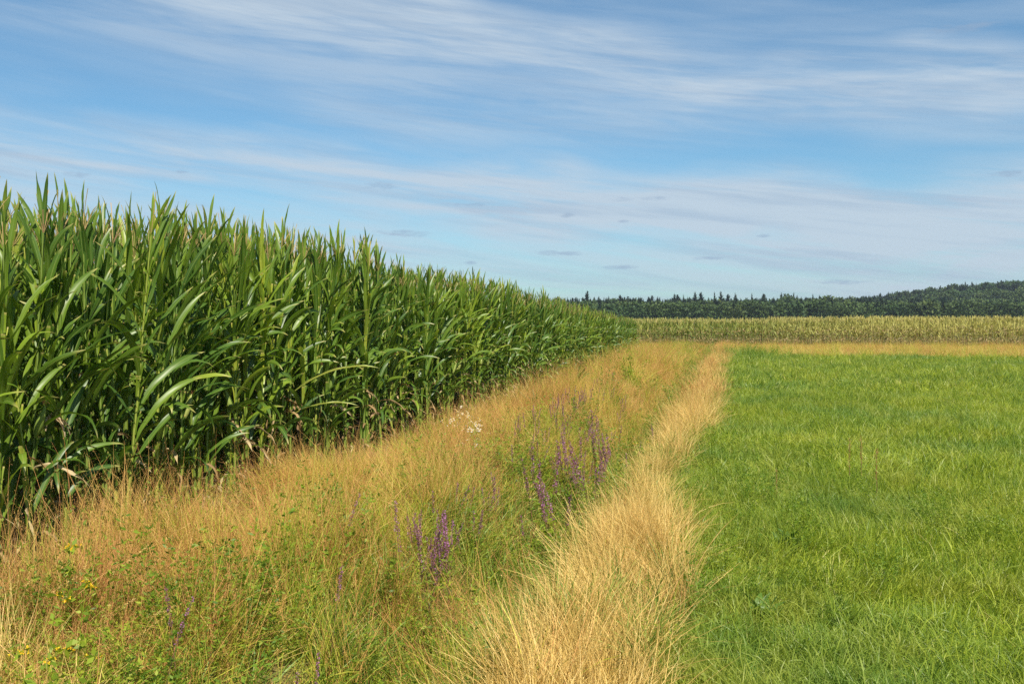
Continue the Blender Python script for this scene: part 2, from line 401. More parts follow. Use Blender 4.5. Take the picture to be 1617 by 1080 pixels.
g.add(np.stack([X, Y, Z], -1), np.stack([idx[:-1, :-1], idx[:-1, 1:], idx[1:, 1:], idx[1:, :-1]], -1), 0, 0)
go = g.build('ground', ground_material()); go['kind'] = 'structure'

# ------------------------------------------------------------------ scattering of what nobody could count
def scatter(name, protos, pts, rot, scl, idx, label=None, category=None):
    me = bpy.data.meshes.new(name); n = len(pts)
    me.vertices.add(n); me.vertices.foreach_set('co', np.asarray(pts, float).ravel())
    for nm, ty, arr in (('rot', 'FLOAT_VECTOR', rot), ('scl', 'FLOAT_VECTOR', scl)):
        a = me.attributes.new(nm, ty, 'POINT'); a.data.foreach_set('vector', np.asarray(arr, np.float32).ravel())
    a = me.attributes.new('pick', 'INT', 'POINT'); a.data.foreach_set('value', np.asarray(idx, np.int32))
    o = bpy.data.objects.new(name, me); C.objects.link(o)
    ng = bpy.data.node_groups.new(name + '_scatter', 'GeometryNodeTree')
    ng.interface.new_socket('Geometry', in_out='INPUT', socket_type='NodeSocketGeometry')
    ng.interface.new_socket('Geometry', in_out='OUTPUT', socket_type='NodeSocketGeometry')
    N = ng.nodes; L = ng.links
    gi = N.new('NodeGroupInput'); goo = N.new('NodeGroupOutput')
    g2i = N.new('GeometryNodeGeometryToInstance')
    for p in reversed(protos):
        oi = N.new('GeometryNodeObjectInfo'); oi.inputs['Object'].default_value = p; oi.inputs['As Instance'].default_value = False
        L.new(oi.outputs['Geometry'], g2i.inputs[0])
    def att(nm, ty):
        a = N.new('GeometryNodeInputNamedAttribute'); a.data_type = ty; a.inputs[0].default_value = nm; return a.outputs[0]
    iop = N.new('GeometryNodeInstanceOnPoints')
    L.new(gi.outputs[0], iop.inputs['Points'])
    # one geometry-to-instance per prototype, joined, so that an index can pick one
    N.remove(g2i)
    join = N.new('GeometryNodeJoinGeometry')
    infos = [n for n in N if n.bl_idname == 'GeometryNodeObjectInfo']
    order = {p.name: i for i, p in enumerate(protos)}
    infos.sort(key=lambda n: -order[n.inputs['Object'].default_value.name])
    for n_ in infos:
        q = N.new('GeometryNodeGeometryToInstance'); L.new(n_.outputs['Geometry'], q.inputs[0]); L.new(q.outputs[0], join.inputs[0])
    L.new(join.outputs[0], iop.inputs['Instance'])
    iop.inputs['Pick Instance'].default_value = True
    L.new(att('pick', 'INT'), iop.inputs['Instance Index'])
    L.new(att('rot', 'FLOAT_VECTOR'), iop.inputs['Rotation']); L.new(att('scl', 'FLOAT_VECTOR'), iop.inputs['Scale'])
    L.new(iop.outputs[0], goo.inputs[0])
    md = o.modifiers.new('scatter', 'NODES'); md.node_group = ng
    o['kind'] = 'stuff'
    if label: o['label'] = label
    if category: o['category'] = category
    return o

def random_points(x0, x1, y0, y1, dens):
    n = int((x1 - x0) * (y1 - y0) * dens)
    return rng.uniform(x0, x1, n), rng.uniform(y0, y1, n)
def leanrot(x, y, base_lean, rnd, zr=None, sc_=1.6, seed=80, extra=(0, 0)):
    n = len(x); g = rng.uniform(0, 6.283, n) if zr is None else zr
    lx = (fbm(x, y, sc_, seed) - .5) * 2 * base_lean + rng.normal(0, rnd, n) + extra[0]
    ly = (fbm(x, y, sc_, seed + 5) - .5) * 2 * base_lean + rng.normal(0, rnd, n) + extra[1]
    ax, ay = -ly, lx                                   # lean towards +x is a turn about +y
    return np.stack([ax * np.cos(g) + ay * np.sin(g), -ax * np.sin(g) + ay * np.cos(g), g], -1)
def place(x, y, smin, smax, tilt=0.12, zs=None):
    n = len(x); z = ground_z(x, y)
    rot = np.stack([rng.normal(0, tilt, n), rng.normal(0, tilt, n), rng.uniform(0, 6.283, n)], -1)
    s = rng.uniform(smin, smax, n); sc3 = np.stack([s, s, s * (1 if zs is None else zs)], -1)
    return np.stack([x, y, z], -1), rot, sc3

# --- prototypes of tufts (never linked to the scene, only instanced)
def proto(name, fn, mats, n):
    r = []
    for i in range(n):
        mb = MB(); fn(mb, i); r.append(mb.build(name, mats, link=False))
    return r

def meadow_near(mb, i):
    blades(mb, 66, .11, (.06, .17), (.0024, .0046), (.02, .8), (.2, 1.6), 5)
    blades(mb, 3 if i % 2 else 1, .08, (.15, .26), (.0022, .0036), (.02, .4), (.1, 1.2), 6, tone=(.6, 1))
    if i == 2: blades(mb, 12, .10, (.08, .2), (.0018, .003), (.6, 1.4), (0, .6), 4, tone=(.95, 1))
def meadow_mid(mb, i):
    blades(mb, 54, .17, (.09, .22), (.0035, .007), (.02, .7), (.2, 1.3), 4)
def meadow_far(mb, i):
    blades(mb, 54, .34, (.10, .24), (.007, .014), (.02, .7), (.2, 1.2), 3)
P_mn = proto('meadow_tuft', meadow_near, M['meadow'], 6)
P_mm = proto('meadow_tuft', meadow_mid, M['meadow'], 5)
P_mf = proto('meadow_tuft', meadow_far, M['meadow'], 4)

def panicle(mb, P, T, n, spread, size, mi=0, tone=(.2, 1), top=.30):
    k = P.shape[1]
    for j in range(len(P)):
        s = 1 - rng.uniform(0, top, n); f = s * (k - 1); i0 = np.minimum(f.astype(int), k - 2); fr = (f - i0)[:, None]
        c = P[j, i0] * (1 - fr) + P[j, i0 + 1] * fr
        w = spread * np.minimum(1, (1 - s) / top * 1.6 + .12)
        a = rng.uniform(0, 6.283, n); r = w * np.sqrt(rng.uniform(0, 1, n))
        c = c + np.stack([r * np.cos(a), r * np.sin(a), r * .5], -1)
        specks(mb, c, size, 2.6, tone, mi, dirs=np.tile([0, 0, 1.], (n, 1)) * .8)
def straw_near(mb, i):
    blades(mb, 40, .11, (.28, .66), (.0018, .0036), (.02, .50), (.0, 1.0), 6, tone=(.1, 1))
    if i % 3 == 0:
        P, T = blades(mb, 5, .08, (.45, .72), (.0015, .0022), (.02, .45), (.1, .6), 6, tone=(.3, .9))
        panicle(mb, P, T, 12, .006, (.002, .004), top=.18)
    blades(mb, 18, .14, (.12, .40), (.002, .0045), (.8, 1.5), (.0, .5), 4, tone=(0, .9))
def straw_far(mb, i):
    blades(mb, 36, .20, (.26, .62), (.004, .008), (.02, .55), (.0, .8), 4, tone=(.1, 1))
P_sn = proto('straw_tuft', straw_near, M['straw'], 7)
P_sf = proto('straw_tuft', straw_far, M['straw'], 4)

def red_near(mb, i):
    P, T = blades(mb, 12, .13, (.50, .88), (.0016, .0026), (.02, .32), (.0, .7), 7, tone=(.2, 1))
    panicle(mb, P, T, 26 if i % 2 else 10, .028 if i % 2 else .008, (.0012, .0026))
    blades(mb, 18, .13, (.25, .62), (.002, .0036), (.03, .6), (.2, 1.2), 5, tone=(.1, 1))
    blades(mb, 10, .1, (.2, .46), (.003, .005), (.05, .7), (.2, 1.2), 5, mi=1)
def red_far(mb, i):
    P, T = blades(mb, 14, .22, (.50, .86), (.003, .005), (.02, .4), (.0, .7), 4, tone=(.2, 1))
    panicle(mb, P, T, 10, .045, (.004, .009))
    blades(mb, 18, .2, (.25, .6), (.004, .008), (.05, .6), (.2, 1.0), 4, tone=(.1, 1))
    blades(mb, 8, .2, (.2, .45), (.005, .009), (.05, .7), (.2, 1.0), 3, mi=1)
P_rn = proto('reddish_tuft', red_near, [M['redstraw'], M['yellowstem']], 7)
P_rf = proto('reddish_tuft', red_far, [M['redstraw'], M['yellowstem']], 4)

def yel_near(mb, i):
    P, T = blades(mb, 20, .14, (.42, .78), (.0018, .003), (.02, .35), (.0, .6), 6, mi=0)
    panicle(mb, P, T, 8, .009, (.002, .004), mi=1, top=.2)
    blades(mb, 20, .14, (.2, .55), (.003, .0055), (.05, .7), (.2, 1.3), 5, mi=0)
    blades(mb, 9, .13, (.35, .7), (.0016, .0028), (.02, .4), (.0, .8), 5, mi=1, tone=(.3, 1))
P_yn = proto('yellow_green_tuft', yel_near, [M['yellowstem'], M['redstraw']], 5)

def herb_near(mb, i):
    P, T = blades(mb, 7, .13, (.25, .56), (.003, .004), (.02, .5), (.0, .5), 7, tone=(.2, .8))
    for j in range(len(P)):
        for q in range(1, 7):
            n = 10; c = P[j, q] + rng.normal(0, .016, (n, 3)); a = rng.uniform(0, 6.283, n)
            specks(mb, c, (.007, .014), 2.8, (0, 1), 0, dirs=np.stack([np.cos(a), np.sin(a), np.full(n, .4)], -1))
P_hn = proto('herb', herb_near, M['herb'], 5)

def lush_near(mb, i):
    blades(mb, 34, .10, (.28, .60), (.004, .008), (.02, .55), (.3, 1.4), 6)
P_ln = proto('lush_tuft', lush_near, M['lush'], 5)

# --- meadow grass
mx, my, mscale, mpick, mzs = [], [], [], [], []
def edge_meadow(y): return strip_right(y) + .05 + .22 * (fbm(np.zeros_like(y), y, .8, 21) - .5) * 2
for (d0, d1, dens, off, n, smin, smax) in ((2.4, 11, 95, 0, 6, .8, 1.35), (11, 24, 42, 6, 5, .85, 1.35), (24, 64, 16, 11, 4, .9, 1.35)):
    x, y = random_points(-1.2, 44, 1.5, 61, dens)
    d, u = du(x, y)
    keep = (d > d0) & (d <= d1) & seen(x, y, .07) & (x > edge_meadow(y) - .55 * rng.random(len(x)) ** 4)
    keep &= rng.random(len(x)) > .95 * sstep(y + 3 * fbm(x, y, 3, 3), 49, 54)
    x, y = x[keep], y[keep]; mx.append(x); my.append(y)
    mscale.append(rng.uniform(smin, smax, len(x))); mpick.append(off + rng.integers(0, n, len(x)))
x = np.concatenate(mx); y = np.concatenate(my); s = np.concatenate(mscale)
hz = .45 + .65 * fbm(x, y, .45, 31) + .55 * fbm(x, y, 2.4, 35)
pts = np.stack([x, y, ground_z(x, y)], -1)
n = len(x); rot = leanrot(x, y, .7, .15, sc_=.7)
mp = np.concatenate(mpick); hw = (rng.random(n) < .05) & (fbm(x, y, 1.3, 97) > .5) & (du(x, y)[0] < 24); mp = np.where(hw, 15 + rng.integers(0, 3, n), mp); s = np.where(hw, s * .55, s)
scatter('meadow_grass', P_mn + P_mm + P_mf + P_hn[:3], pts, rot, np.stack([s, s, s * hz], -1), mp,
        'short bright green grass covering the meadow right of the straw strip', 'grass')
print('meadow', n)

# --- verge zones.  weights: straw, reddish, yellow-green, herb, lush
def zone_weights(x, y):
    dxx = x - ditch_x(y)
    n1 = fbm(x, y, 1.5, 41); n2 = fbm(x, y, 1.1, 47); n3 = fbm(x, y, 2.6, 53)
    wv = (n3 - .5) * .7
    strip = sstep(dxx + (n1 - .5) * .25, .42, .66)
    fy_ = sstep(y, 9, 14)
    bank = 1 - sstep(dxx + wv * (1 - .5 * fy_), -.95 + .65 * fy_, -.50 + .55 * fy_)
    ditch = np.clip(1 - strip - bank, 0, 1)
    farr = sstep(y, 13, 19)
    w = np.zeros((5, len(x)))
    w[0] = strip * 1.0 + bank * (.30 + .9 * sstep(n3, .46, .6))
    w[1] = ditch * .5 * farr + bank * (.12 + 1.2 * sstep(n1, .42, .6) + 1.0 * farr + 1.0 * sstep(-x, 3.9, 4.8)) + strip * (.04 + .4 * farr)
    w[2] = bank * (1.75 - .8 * farr) * sstep(n2, .25, .5) * 1.1 + ditch * .25 + bank * .25 * (1 - .6 * farr)
    w[3] = bank * .70 * sstep(n3, .46, .60) * (1 - .4 * farr) + ditch * .45 + bank * .12
    w[4] = ditch * (2.8 - 1.2 * farr) + strip * .30 * sstep(n2, .48, .66) + bank * .10 * sstep(n2, .55, .65)
    # patches read off the photograph: (x px, y px, radius m, type, gain)
    for (px, py, r, ty, gain) in ((850, 830, 1.0, 4, 3), (400, 950, .7, 3, 2.2), (560, 790, .6, 3, 1.6), (600, 960, .6, 3, 2), (500, 1020, .6, 2, 2),
                                  (200, 860, 1.2, 1, 4), (330, 900, .5, 1, 3), (560, 740, .7, 1, 3), (700, 760, .6, 1, 3), (100, 1010, .5, 1, 3), (420, 1030, .6, 2, 3), (330, 960, .6, 3, 2.5), (700, 860, .6, 1, 2), (780, 640, 1.2, 1, 3), (420, 760, 1.2, 1, 1.6), (640, 700, 1.4, 1, 2.0), (620, 820, 1.0, 2, 2.2), (80, 980, .9, 3, 1.2),
                                  (1000, 660, 1.2, 3, 1.5), (800, 700, 1.2, 3, 1.2), (560, 700, .8, 4, 1.2), (470, 860, .6, 2, 1.6), (260, 1000, .6, 2, 1.5)):
        cx, cy = at(px, py, .3); g_ = np.exp(-((x - cx) ** 2 + ((y - cy) * .7) ** 2) / r ** 2); w[ty] += g_ * gain * (.5 if ty == 3 else 1) * (strip < .5)
    scr = sstep(y, 48, 53) * sstep(-x, 1.6, 2.6)
    w[2] += 1.0 * scr; w[3] += .8 * scr; w[4] += .7 * scr; w[1] *= 1 - .4 * scr
    return w
VP = {0: (P_sn, P_sf), 1: (P_rn, P_rf), 2: (P_yn, P_yn), 3: (P_hn, P_hn), 4: (P_ln, P_ln)}
names = {0: ('straw_grass', 'pale gold dry grass strip between the ditch and the meadow', 'dry grass'),
         1: ('reddish_grass', 'tall reddish tan seeding grass on the verge beside the green maize', 'seeding grass'),
         2: ('yellow_green_grass', 'yellow green tall grass mixed into the verge left of the ditch', 'verge grass'),
         3: ('verge_herbs', 'leafy yellow green herbs growing low among the verge grasses', 'herbs'),
         4: ('ditch_grass', 'lush bright green grass growing along the bottom of the ditch', 'ditch grass')}
acc = {k: [] for k in range(5)}
for (d0, d1, dens, lod) in ((2.9, 12, 115, 0), (12, 22, 62, 0), (22, 76, 20, 1)):
    x, y = random_points(-7.5, .4, 1.5, 74, dens)
    d, u = du(x, y)
    keep = (d > d0) & (d <= d1) & seen(x, y, .07, 2.9) & (x < edge_meadow(y) + .05 - .08 + .22 * rng.random(len(x)) ** 3)
    keep &= rng.random(len(x)) > sstep(-x, 4.1, 4.6) * (y < 50.5)
    wfx, wfy = at(738, 668, .5); keep &= rng.random(len(x)) > .75 * np.exp(-((x - wfx) ** 2 + (y - wfy - .2) ** 2) / .5)
    keep &= rng.random(len(x)) > .6 * (1 - sstep(fbm(x, y, .5, 91), .30, .46))
    x, y = x[keep], y[keep]
    w = zone_weights(x, y); w = w / w.sum(0); cw = np.cumsum(w, 0); r = rng.random(len(x)); ty = (r[None] > cw).sum(0)
    for k in range(5):
        q = ty == k
        acc[k].append((x[q], y[q], lod))
# crossing strip of tan grass in front of the far field, and a scruffy band round the near field's end
x, y = random_points(-9, 62, 49, 73.2, 3.0); q = seen(x, y, .07) & ((x > -.4) | (y > 60)) & (rng.random(len(x)) < sstep(y + 3 * fbm(x, y, 3, 3), 50, 57))
acc[1].append((x[q], y[q], 1))
x, y = random_points(-.4, 62, 53, 72, 7); q = seen(x, y, .07); acc[0].append((x[q], y[q], 1))
x, y = random_points(-.4, 62, 50, 73, 3); q = seen(x, y, .07); acc[2].append((x[q], y[q], 1))
cx_, cy2 = at(1168, 556, .3); qx = cx_ + rng.normal(0, .9, 130); qy = cy2 + rng.normal(0, 3, 130); acc[4].append((qx, qy, 1)); acc[3].append((qx[:60] + .3, qy[:60], 1))
hscale = {0: (.75, 1.1), 1: (.75, 1.15), 2: (.75, 1.1), 3: (.75, 1.3), 4: (.7, 1.05)}
for k in range(5):
    pn, pf = VP[k]; allp = pn + (pf if pf is not pn else [])
    xs, ys, ids, ss = [], [], [], []
    for (x, y, lod) in acc[k]:
        xs.append(x); ys.append(y)
        if lod == 0 or pf is pn: ids.append(rng.integers(0, len(pn), len(x)))
        else: ids.append(len(pn) + rng.integers(0, len(pf), len(x)))
        ss.append(rng.uniform(hscale[k][0], hscale[k][1], len(x)) * (1.35 if (lod and pf is pn) else 1))
    x = np.concatenate(xs); y = np.concatenate(ys); ids = np.concatenate(ids); s = np.concatenate(ss); n = len(x)
    # tall close to the maize, kept low right beside the camera
    tall = (1 - .30 * sstep(-x, 3.2, 4.0)) * (1 - .25 * (1 - sstep(du(x, y)[0], 3.0, 5.0)))
    tall = tall * (1 + .6 * (1 - sstep(y, 5.2, 7.2)) * sstep(-x, 2.9, 3.7))
    clump = sstep(fbm(x, y, .75, 61), .40, .66)
    tall = tall * (.62 + .28 * clump + .16 * rng.normal(size=n).clip(-1.5, 1.5) if k == 0 else .48 + .62 * clump) * (1 - .30 * sstep(y, 50, 62)) * (1 + .45 * sstep(y, 15, 20) * sstep(-x, 2.2, 2.8) * (1 - sstep(y, 42, 52)))
    pts = np.stack([x, y, ground_z(x, y)], -1)
    rot = leanrot(x, y, 1.3 if k == 0 else .9, .34 if k == 0 else .22, sc_=.38 if k == 0 else .8, extra=(-.12 if k == 0 else -.04, .0))
    scatter(names[k][0], allp, pts, rot, np.stack([s, s, s * tall], -1), ids, names[k][1], names[k][2])
    print(names[k][0], n)

# ------------------------------------------------------------------ maize plants
def maize_parts(v, lod=0, dry=False):
    """meshes of one plant, 2.7 m tall: leaves, stalk, tassel, ear, dry leaves"""
    H = 2.45
    st = MB(); lf = MB(); dl = MB(); ta = MB(); ea = MB(); si = MB()
    nseg = 9 if lod == 0 else 4
    zz = np.linspace(-.05, H, nseg); wob = np.cumsum(rng.normal(0, .006, (nseg, 2)), 0)
    pts = np.stack([wob[:, 0], wob[:, 1], zz], -1)
    tube(st, pts, np.linspace(.014, .005, nseg), 6 if lod == 0 else 4, tone=rng.uniform(.2, .9))
    nl = 23 if lod == 0 else 12
    hs = H * np.linspace(.05, .985, nl) ** .92 + rng.normal(0, .02, nl)
    plane = rng.uniform(0, 3.14)
    azm = plane + np.pi * (np.arange(nl) % 2) + rng.normal(0, .50, nl)
    f = hs / H
    Ln = np.interp(f, [0, .25, .55, .8, 1], [.50, .72, .78, .66, .42]) * rng.uniform(.75, 1.15, nl)
    Wd = np.interp(f, [0, .25, .55, .8, 1], [.036, .050, .054, .043, .027]) * rng.uniform(.85, 1.1, nl) * (1.0 if lod == 0 else 1.5)
    th0 = np.interp(f, [0, .4, .75, 1], [.62, .42, .22, .08]) + rng.normal(0, .09, nl)
    bd = np.interp(f, [0, .3, .6, .8, 1], [2.7, 2.1, 1.15, .50, .20]) * rng.uniform(.35, 1.45, nl)
    base = np.stack([np.interp(hs, zz, pts[:, 0]), np.interp(hs, zz, pts[:, 1]), hs], -1)
    k = 13 if lod == 0 else 6
    P, T, S = curve(base, azm, th0, bd, Ln, k, rng.choice([1.1, 1.8, 3.0, 5.0], (nl, 1), p=[.3, .35, .2, .15]), .35)
    s = np.linspace(0, 1, k); prof = np.clip((.55 + 1.6 * s) * (1 - s ** 2.6), .02, 1.0)
    Wm = Wd[:, None] * prof[None]
    tone = np.clip(rng.uniform(0, 1, nl) * .75 + .25 * f, 0, 1)
    tw = (rng.normal(0, .35, nl), rng.normal(0, .9, nl))
    dead = (f < .12) | ((f < .36) & (rng.random(nl) < .22)) if not dry else (f < .30) | (rng.random(nl) < .25)
    g_ = ~dead
    ribbons(lf, P[g_], T[g_], S[g_], Wm[g_], tone[g_], (tw[0][g_], tw[1][g_]), fold=.18, wavy=.10 if lod == 0 else 0)
    # leaf sheaths round the stalk: short upright ribbons hugging it
    if lod == 0:
        ns = nl - 2; b2 = base[:ns] - np.array([0, 0, .16]); b2[:, 2] = np.maximum(b2[:, 2], .02)
        P2, T2, S2 = curve(b2, azm[:ns], np.full(ns, .03), np.full(ns, .25), np.full(ns, .19), 4)
        ribbons(lf, P2, T2, S2, np.full((ns, 4), .032), np.clip(tone[:ns] + .35, 0, 1), fold=-.25)
    if dead.any():
        Pd, Td, Sd = curve(base[dead], azm[dead], th0[dead] + .1, rng.uniform(1.6, 2.7, dead.sum()), Ln[dead] * rng.uniform(.4, .8, dead.sum()), k, .55, 1.1)
        ribbons(dl, Pd, Td, Sd, Wm[dead] * .55, rng.uniform(0, 1, dead.sum()), (tw[0][dead], tw[1][dead] * 3), fold=.45, wavy=.35)
    # tassel
    top = pts[-1]; nb = 6 if lod == 0 else 5
    P3, T3, S3 = curve(np.tile(top - [0, 0, .03], (nb, 1)), rng.uniform(0, 6.28, nb), np.r_[0.03, rng.uniform(.15, .5, nb - 1)], rng.uniform(0, .5, nb), np.r_[.34, rng.uniform(.14, .24, nb - 1)], 5)
    ribbons(ta, P3, T3, S3, np.full((nb, 5), .006 if lod == 0 else .022), rng.uniform(0, 1, nb))
    ribbons(ta, P3, T3, np.cross(S3, T3), np.full((nb, 5), .005 if lod == 0 else .016), rng.uniform(0, 1, nb))
    # ear
    if lod == 0 and v % 2 == 0:
        he = H * rng.uniform(.36, .46); ae = azm[7] + .3; dr = np.array([math.sin(ae) * .32, math.cos(ae) * .32, .95]); dr /= np.linalg.norm(dr)
        b3 = np.array([0, 0, he]) + np.array([math.sin(ae), math.cos(ae), 0]) * .02
        q = np.linspace(0, 1, 9); rr = np.array([.008, .020, .027, .030, .029, .025, .019, .011, .004])
        tube(ea, b3[None] + dr[None] * (q * .25)[:, None], rr, 8, tone=rng.uniform(.3, .9))
        tip = b3 + dr * .245; ns = 16
        P4, T4, S4 = curve(np.tile(tip, (ns, 1)), rng.uniform(0, 6.28, ns), rng.uniform(.1, .8, ns), rng.uniform(.5, 2.2, ns), rng.uniform(.04, .09, ns), 4)
        ribbons(si, P4, T4, S4, np.full((ns, 4), .003), rng.uniform(0, 1, ns))
    return dict(stalk=(st, 'stalk'), leaves=(lf, 'maize'), withered_leaves=(dl, 'maizedry'), tassel=(ta, 'tassel'), ear=(ea, 'husk'), silk=(si, 'silk'))

NV = 24
VAR = []
for v in range(NV):
    d_ = maize_parts(v); VAR.append({nm: mb.mesh(nm, M[mt]) for nm, (mb, mt) in d_.items() if mb.n})

def link_plant(var, loc, rz, s, sz, label, group, tilt=(0, 0), tassel=True):
    r = bpy.data.objects.new('maize_plant', None); C.objects.link(r)
    r.location = loc; r.rotation_euler = (tilt[0], tilt[1], rz); r.scale = (s, s, sz); r.empty_display_size = .1
    r['label'] = label; r['category'] = 'maize plant'; r['group'] = group
    e = None
    for nm in ('stalk', 'leaves', 'withered_leaves', 'tassel', 'ear', 'silk'):
        if nm not in var or (nm == 'tassel' and not tassel): continue
        o = bpy.data.objects.new(nm, var[nm]); C.objects.link(o); o.parent = e if nm == 'silk' else r
        if nm == 'ear': e = o
    return r

def Hmaize(y): return np.interp(y, [5.7, 8, 12.9, 13.3, 18.4, 24.7, 37.7, 51], [2.59, 2.70, 2.83, 2.56, 2.63, 2.42, 2.10, 1.82])
ROW0 = -4.75
front = np.arange(4.6, 59, .15); front = front + rng.normal(0, .025, len(front))
cand = []
for r_ in range(9):
    ys = np.arange(2.6 + .05 * r_, 51.5, .125 if r_ < 5 else .2); ys = ys + rng.normal(0, .03, len(ys))
    for y_ in ys:
        x_ = ROW0 - .75 * r_ + rng.normal(0, .06)
        if seen(np.array(x_), np.array(y_), .10, 2): cand.append((r_, x_, y_))
show = [(c[0] * 6.5 + du(c[1], c[2])[0], c) for c in cand]
show.sort(key=lambda t: t[0])
named = [c for _, c in show[:300]]; rest = [c for _, c in show[300:]]
SPECIAL = {}
for px, lab in ((25, 'tall green maize plant with broad drooping leaves at the left edge of the photo'),
                (88, 'maize plant with a pale papery husk hanging open, left part of the front row'),
                (350, 'maize plant with yellowish stalk, front row, straight above the tan grass tufts'),
                (455, 'maize plant with one very long pale leaf reaching right over the verge'),
                (608, 'tallest maize plant at the step where the tops of the front row drop')):
    yy, dd = on_line(px, ROW0); SPECIAL[lab] = yy
used = set()
for (r_, x_, y_) in named:
    h = float(Hmaize(y_)) * random.uniform(.965, 1.03) / 2.70
    zone = ('at the left edge' if y_ < 8 else 'left of the height step' if y_ < 13.2 else 'by the white daisies' if y_ < 17.5 else 'towards the far end')
    rowt = 'front row' if r_ == 0 else 'second row' if r_ == 1 else 'back rows'
    lab = 'green maize plant, %s of the tall field, %s' % (rowt, zone)
    grp = 'maize plants, %s, %s' % (rowt, zone)
    if r_ == 0:
        for L_, yy in SPECIAL.items():
            if L_ not in used and abs(y_ - yy) < .10: lab = L_; used.add(L_); grp = 'maize plants of the tall field'; break
    if lab.startswith('tallest'): h *= 1.035
    pl = link_plant(VAR[random.randrange(NV)], (x_, y_, float(ground_z(x_, y_))), random.uniform(0, 6.28), h * random.uniform(.95, 1.08), h, lab, grp,
               (random.gauss(0, .045), random.gauss(0, .045)), tassel=random.random() < .8)
    if 'very long pale leaf' in lab:
        pl.rotation_euler = (0, 0, 0); b_ = MB(); q_ = 2
        P_, T_, S_ = curve(np.array([[0, 0, .95], [0, 0, .72]]), np.array([1.45, 1.6]), np.array([.9, 1.1]), np.array([.85, .7]), np.array([1.05, .8]), 14, 1.2)
        ribbons(b_, P_, T_, S_, np.array([[.085], [.06]]) * np.clip((.5 + 1.6 * np.linspace(0, 1, 14)) * (1 - np.linspace(0, 1, 14) ** 3), .03, 1)[None], np.array([.9, .8]), fold=.2, wavy=.06)
        b_.build('long_pale_leaf', M['paleleaf'], pl)
    if 'papery husk' in lab:
        pl.rotation_euler = (0, 0, 0); b_ = MB(); n_ = 7
        P_, T_, S_ = curve(np.tile([.05, 0, 1.15], (n_, 1)) + rng.normal(0, .01, (n_, 3)), rng.uniform(.6, 3.4, n_), rng.uniform(1.2, 1.8, n_), rng.uniform(.9, 1.5, n_), rng.uniform(.12, .24, n_), 8, .7)
        ribbons(b_, P_, T_, S_, np.full((n_, 8), .04) * np.linspace(1, .25, 8)[None], rng.uniform(0, 1, n_), (rng.normal(0, .5, n_), rng.normal(0, 1.5, n_)), fold=.3, wavy=.2)
        b_.build('open_husk', M['paper'], pl)
PM = []
for v in range(8):
    d_ = maize_parts(v); mb = MB()
    for i, nm in enumerate(('stalk', 'leaves', 'withered_leaves', 'tassel')):
        q = d_[nm][0]
    mats = [M[d_[nm][1]] for nm in ('stalk', 'leaves', 'withered_leaves', 'tassel')]
    off = 0
    for i, nm in enumerate(('stalk', 'leaves', 'withered_leaves', 'tassel')):
        q = d_[nm][0]
        if not q.n: continue
        mb.add(np.concatenate(q.v), np.concatenate(q.f), np.concatenate(q.t), np.concatenate(q.a), np.concatenate(q.e), mi=i)
    PM.append(mb.build('maize', mats, link=False))
rx = np.array([c[1] for c in rest]); ry = np.array([c[2] for c in rest]); n = len(rx)
hh = Hmaize(ry) * rng.uniform(.95, 1.04, n) / 2.70
scatter('maize_field', PM, np.stack([rx, ry, ground_z(rx, ry)], -1), np.stack([rng.normal(0, .04, n), rng.normal(0, .04, n), rng.uniform(0, 6.28, n)], -1),
        np.stack([hh, hh, hh], -1), rng.integers(0, 8, n), 'dense tall green maize behind the front rows, running away to the far end of the field', 'maize field')
print('maize rest', n)

# far maize field, ripening
def far_plants(n_):
    r = []
    for v in range(n_):
        d_ = maize_parts(v, lod=1, dry=True); mb = MB(); mats = [M['farleaf'], M['maizedry'], M['fartassel']]
        for i, nm in ((0, 'stalk'), (0, 'leaves'), (1, 'withered_leaves'), (2, 'tassel')):
            q = d_[nm][0]
            if not q.n: continue
            mb.add(np.concatenate(q.v), np.concatenate(q.f), np.concatenate(q.t), np.concatenate(q.a), np.concatenate(q.e), mi=i)
        r.append(mb.build('ripening_maize', mats, link=False))
    return r
PF = far_plants(6)
fx, fy = [], []
for r_ in range(12):
    xs = np.arange(-30, 75, .19); xs = xs + rng.normal(0, .05, len(xs)); fx.append(xs); fy.append(np.full(len(xs), 73.6 + .75 * r_) + rng.normal(0, .06, len(xs)))
fx = np.concatenate(fx); fy = np.concatenate(fy); q = seen(fx, fy, .08); fx, fy = fx[q], fy[q]; n = len(fx)
hf = (2.13 + .10 * (fbm(fx, fy, 5, 71) - .5) * 2 - .12 * (fx < 3)) * rng.uniform(.93, 1.06, n) / 2.70
scatter('ripening_maize_field', PF, np.stack([fx, fy, ground_z(fx, fy)], -1), np.stack([rng.normal(0, .05, n), rng.normal(0, .05, n), rng.uniform(0, 6.28, n)], -1),
        np.stack([hf * 1.1, hf * 1.1, hf], -1), rng.integers(0, 6, n), 'far maize field with yellowing leaves and pale tassels beyond the meadow, below the wood', 'maize field')
print('far maize', n)

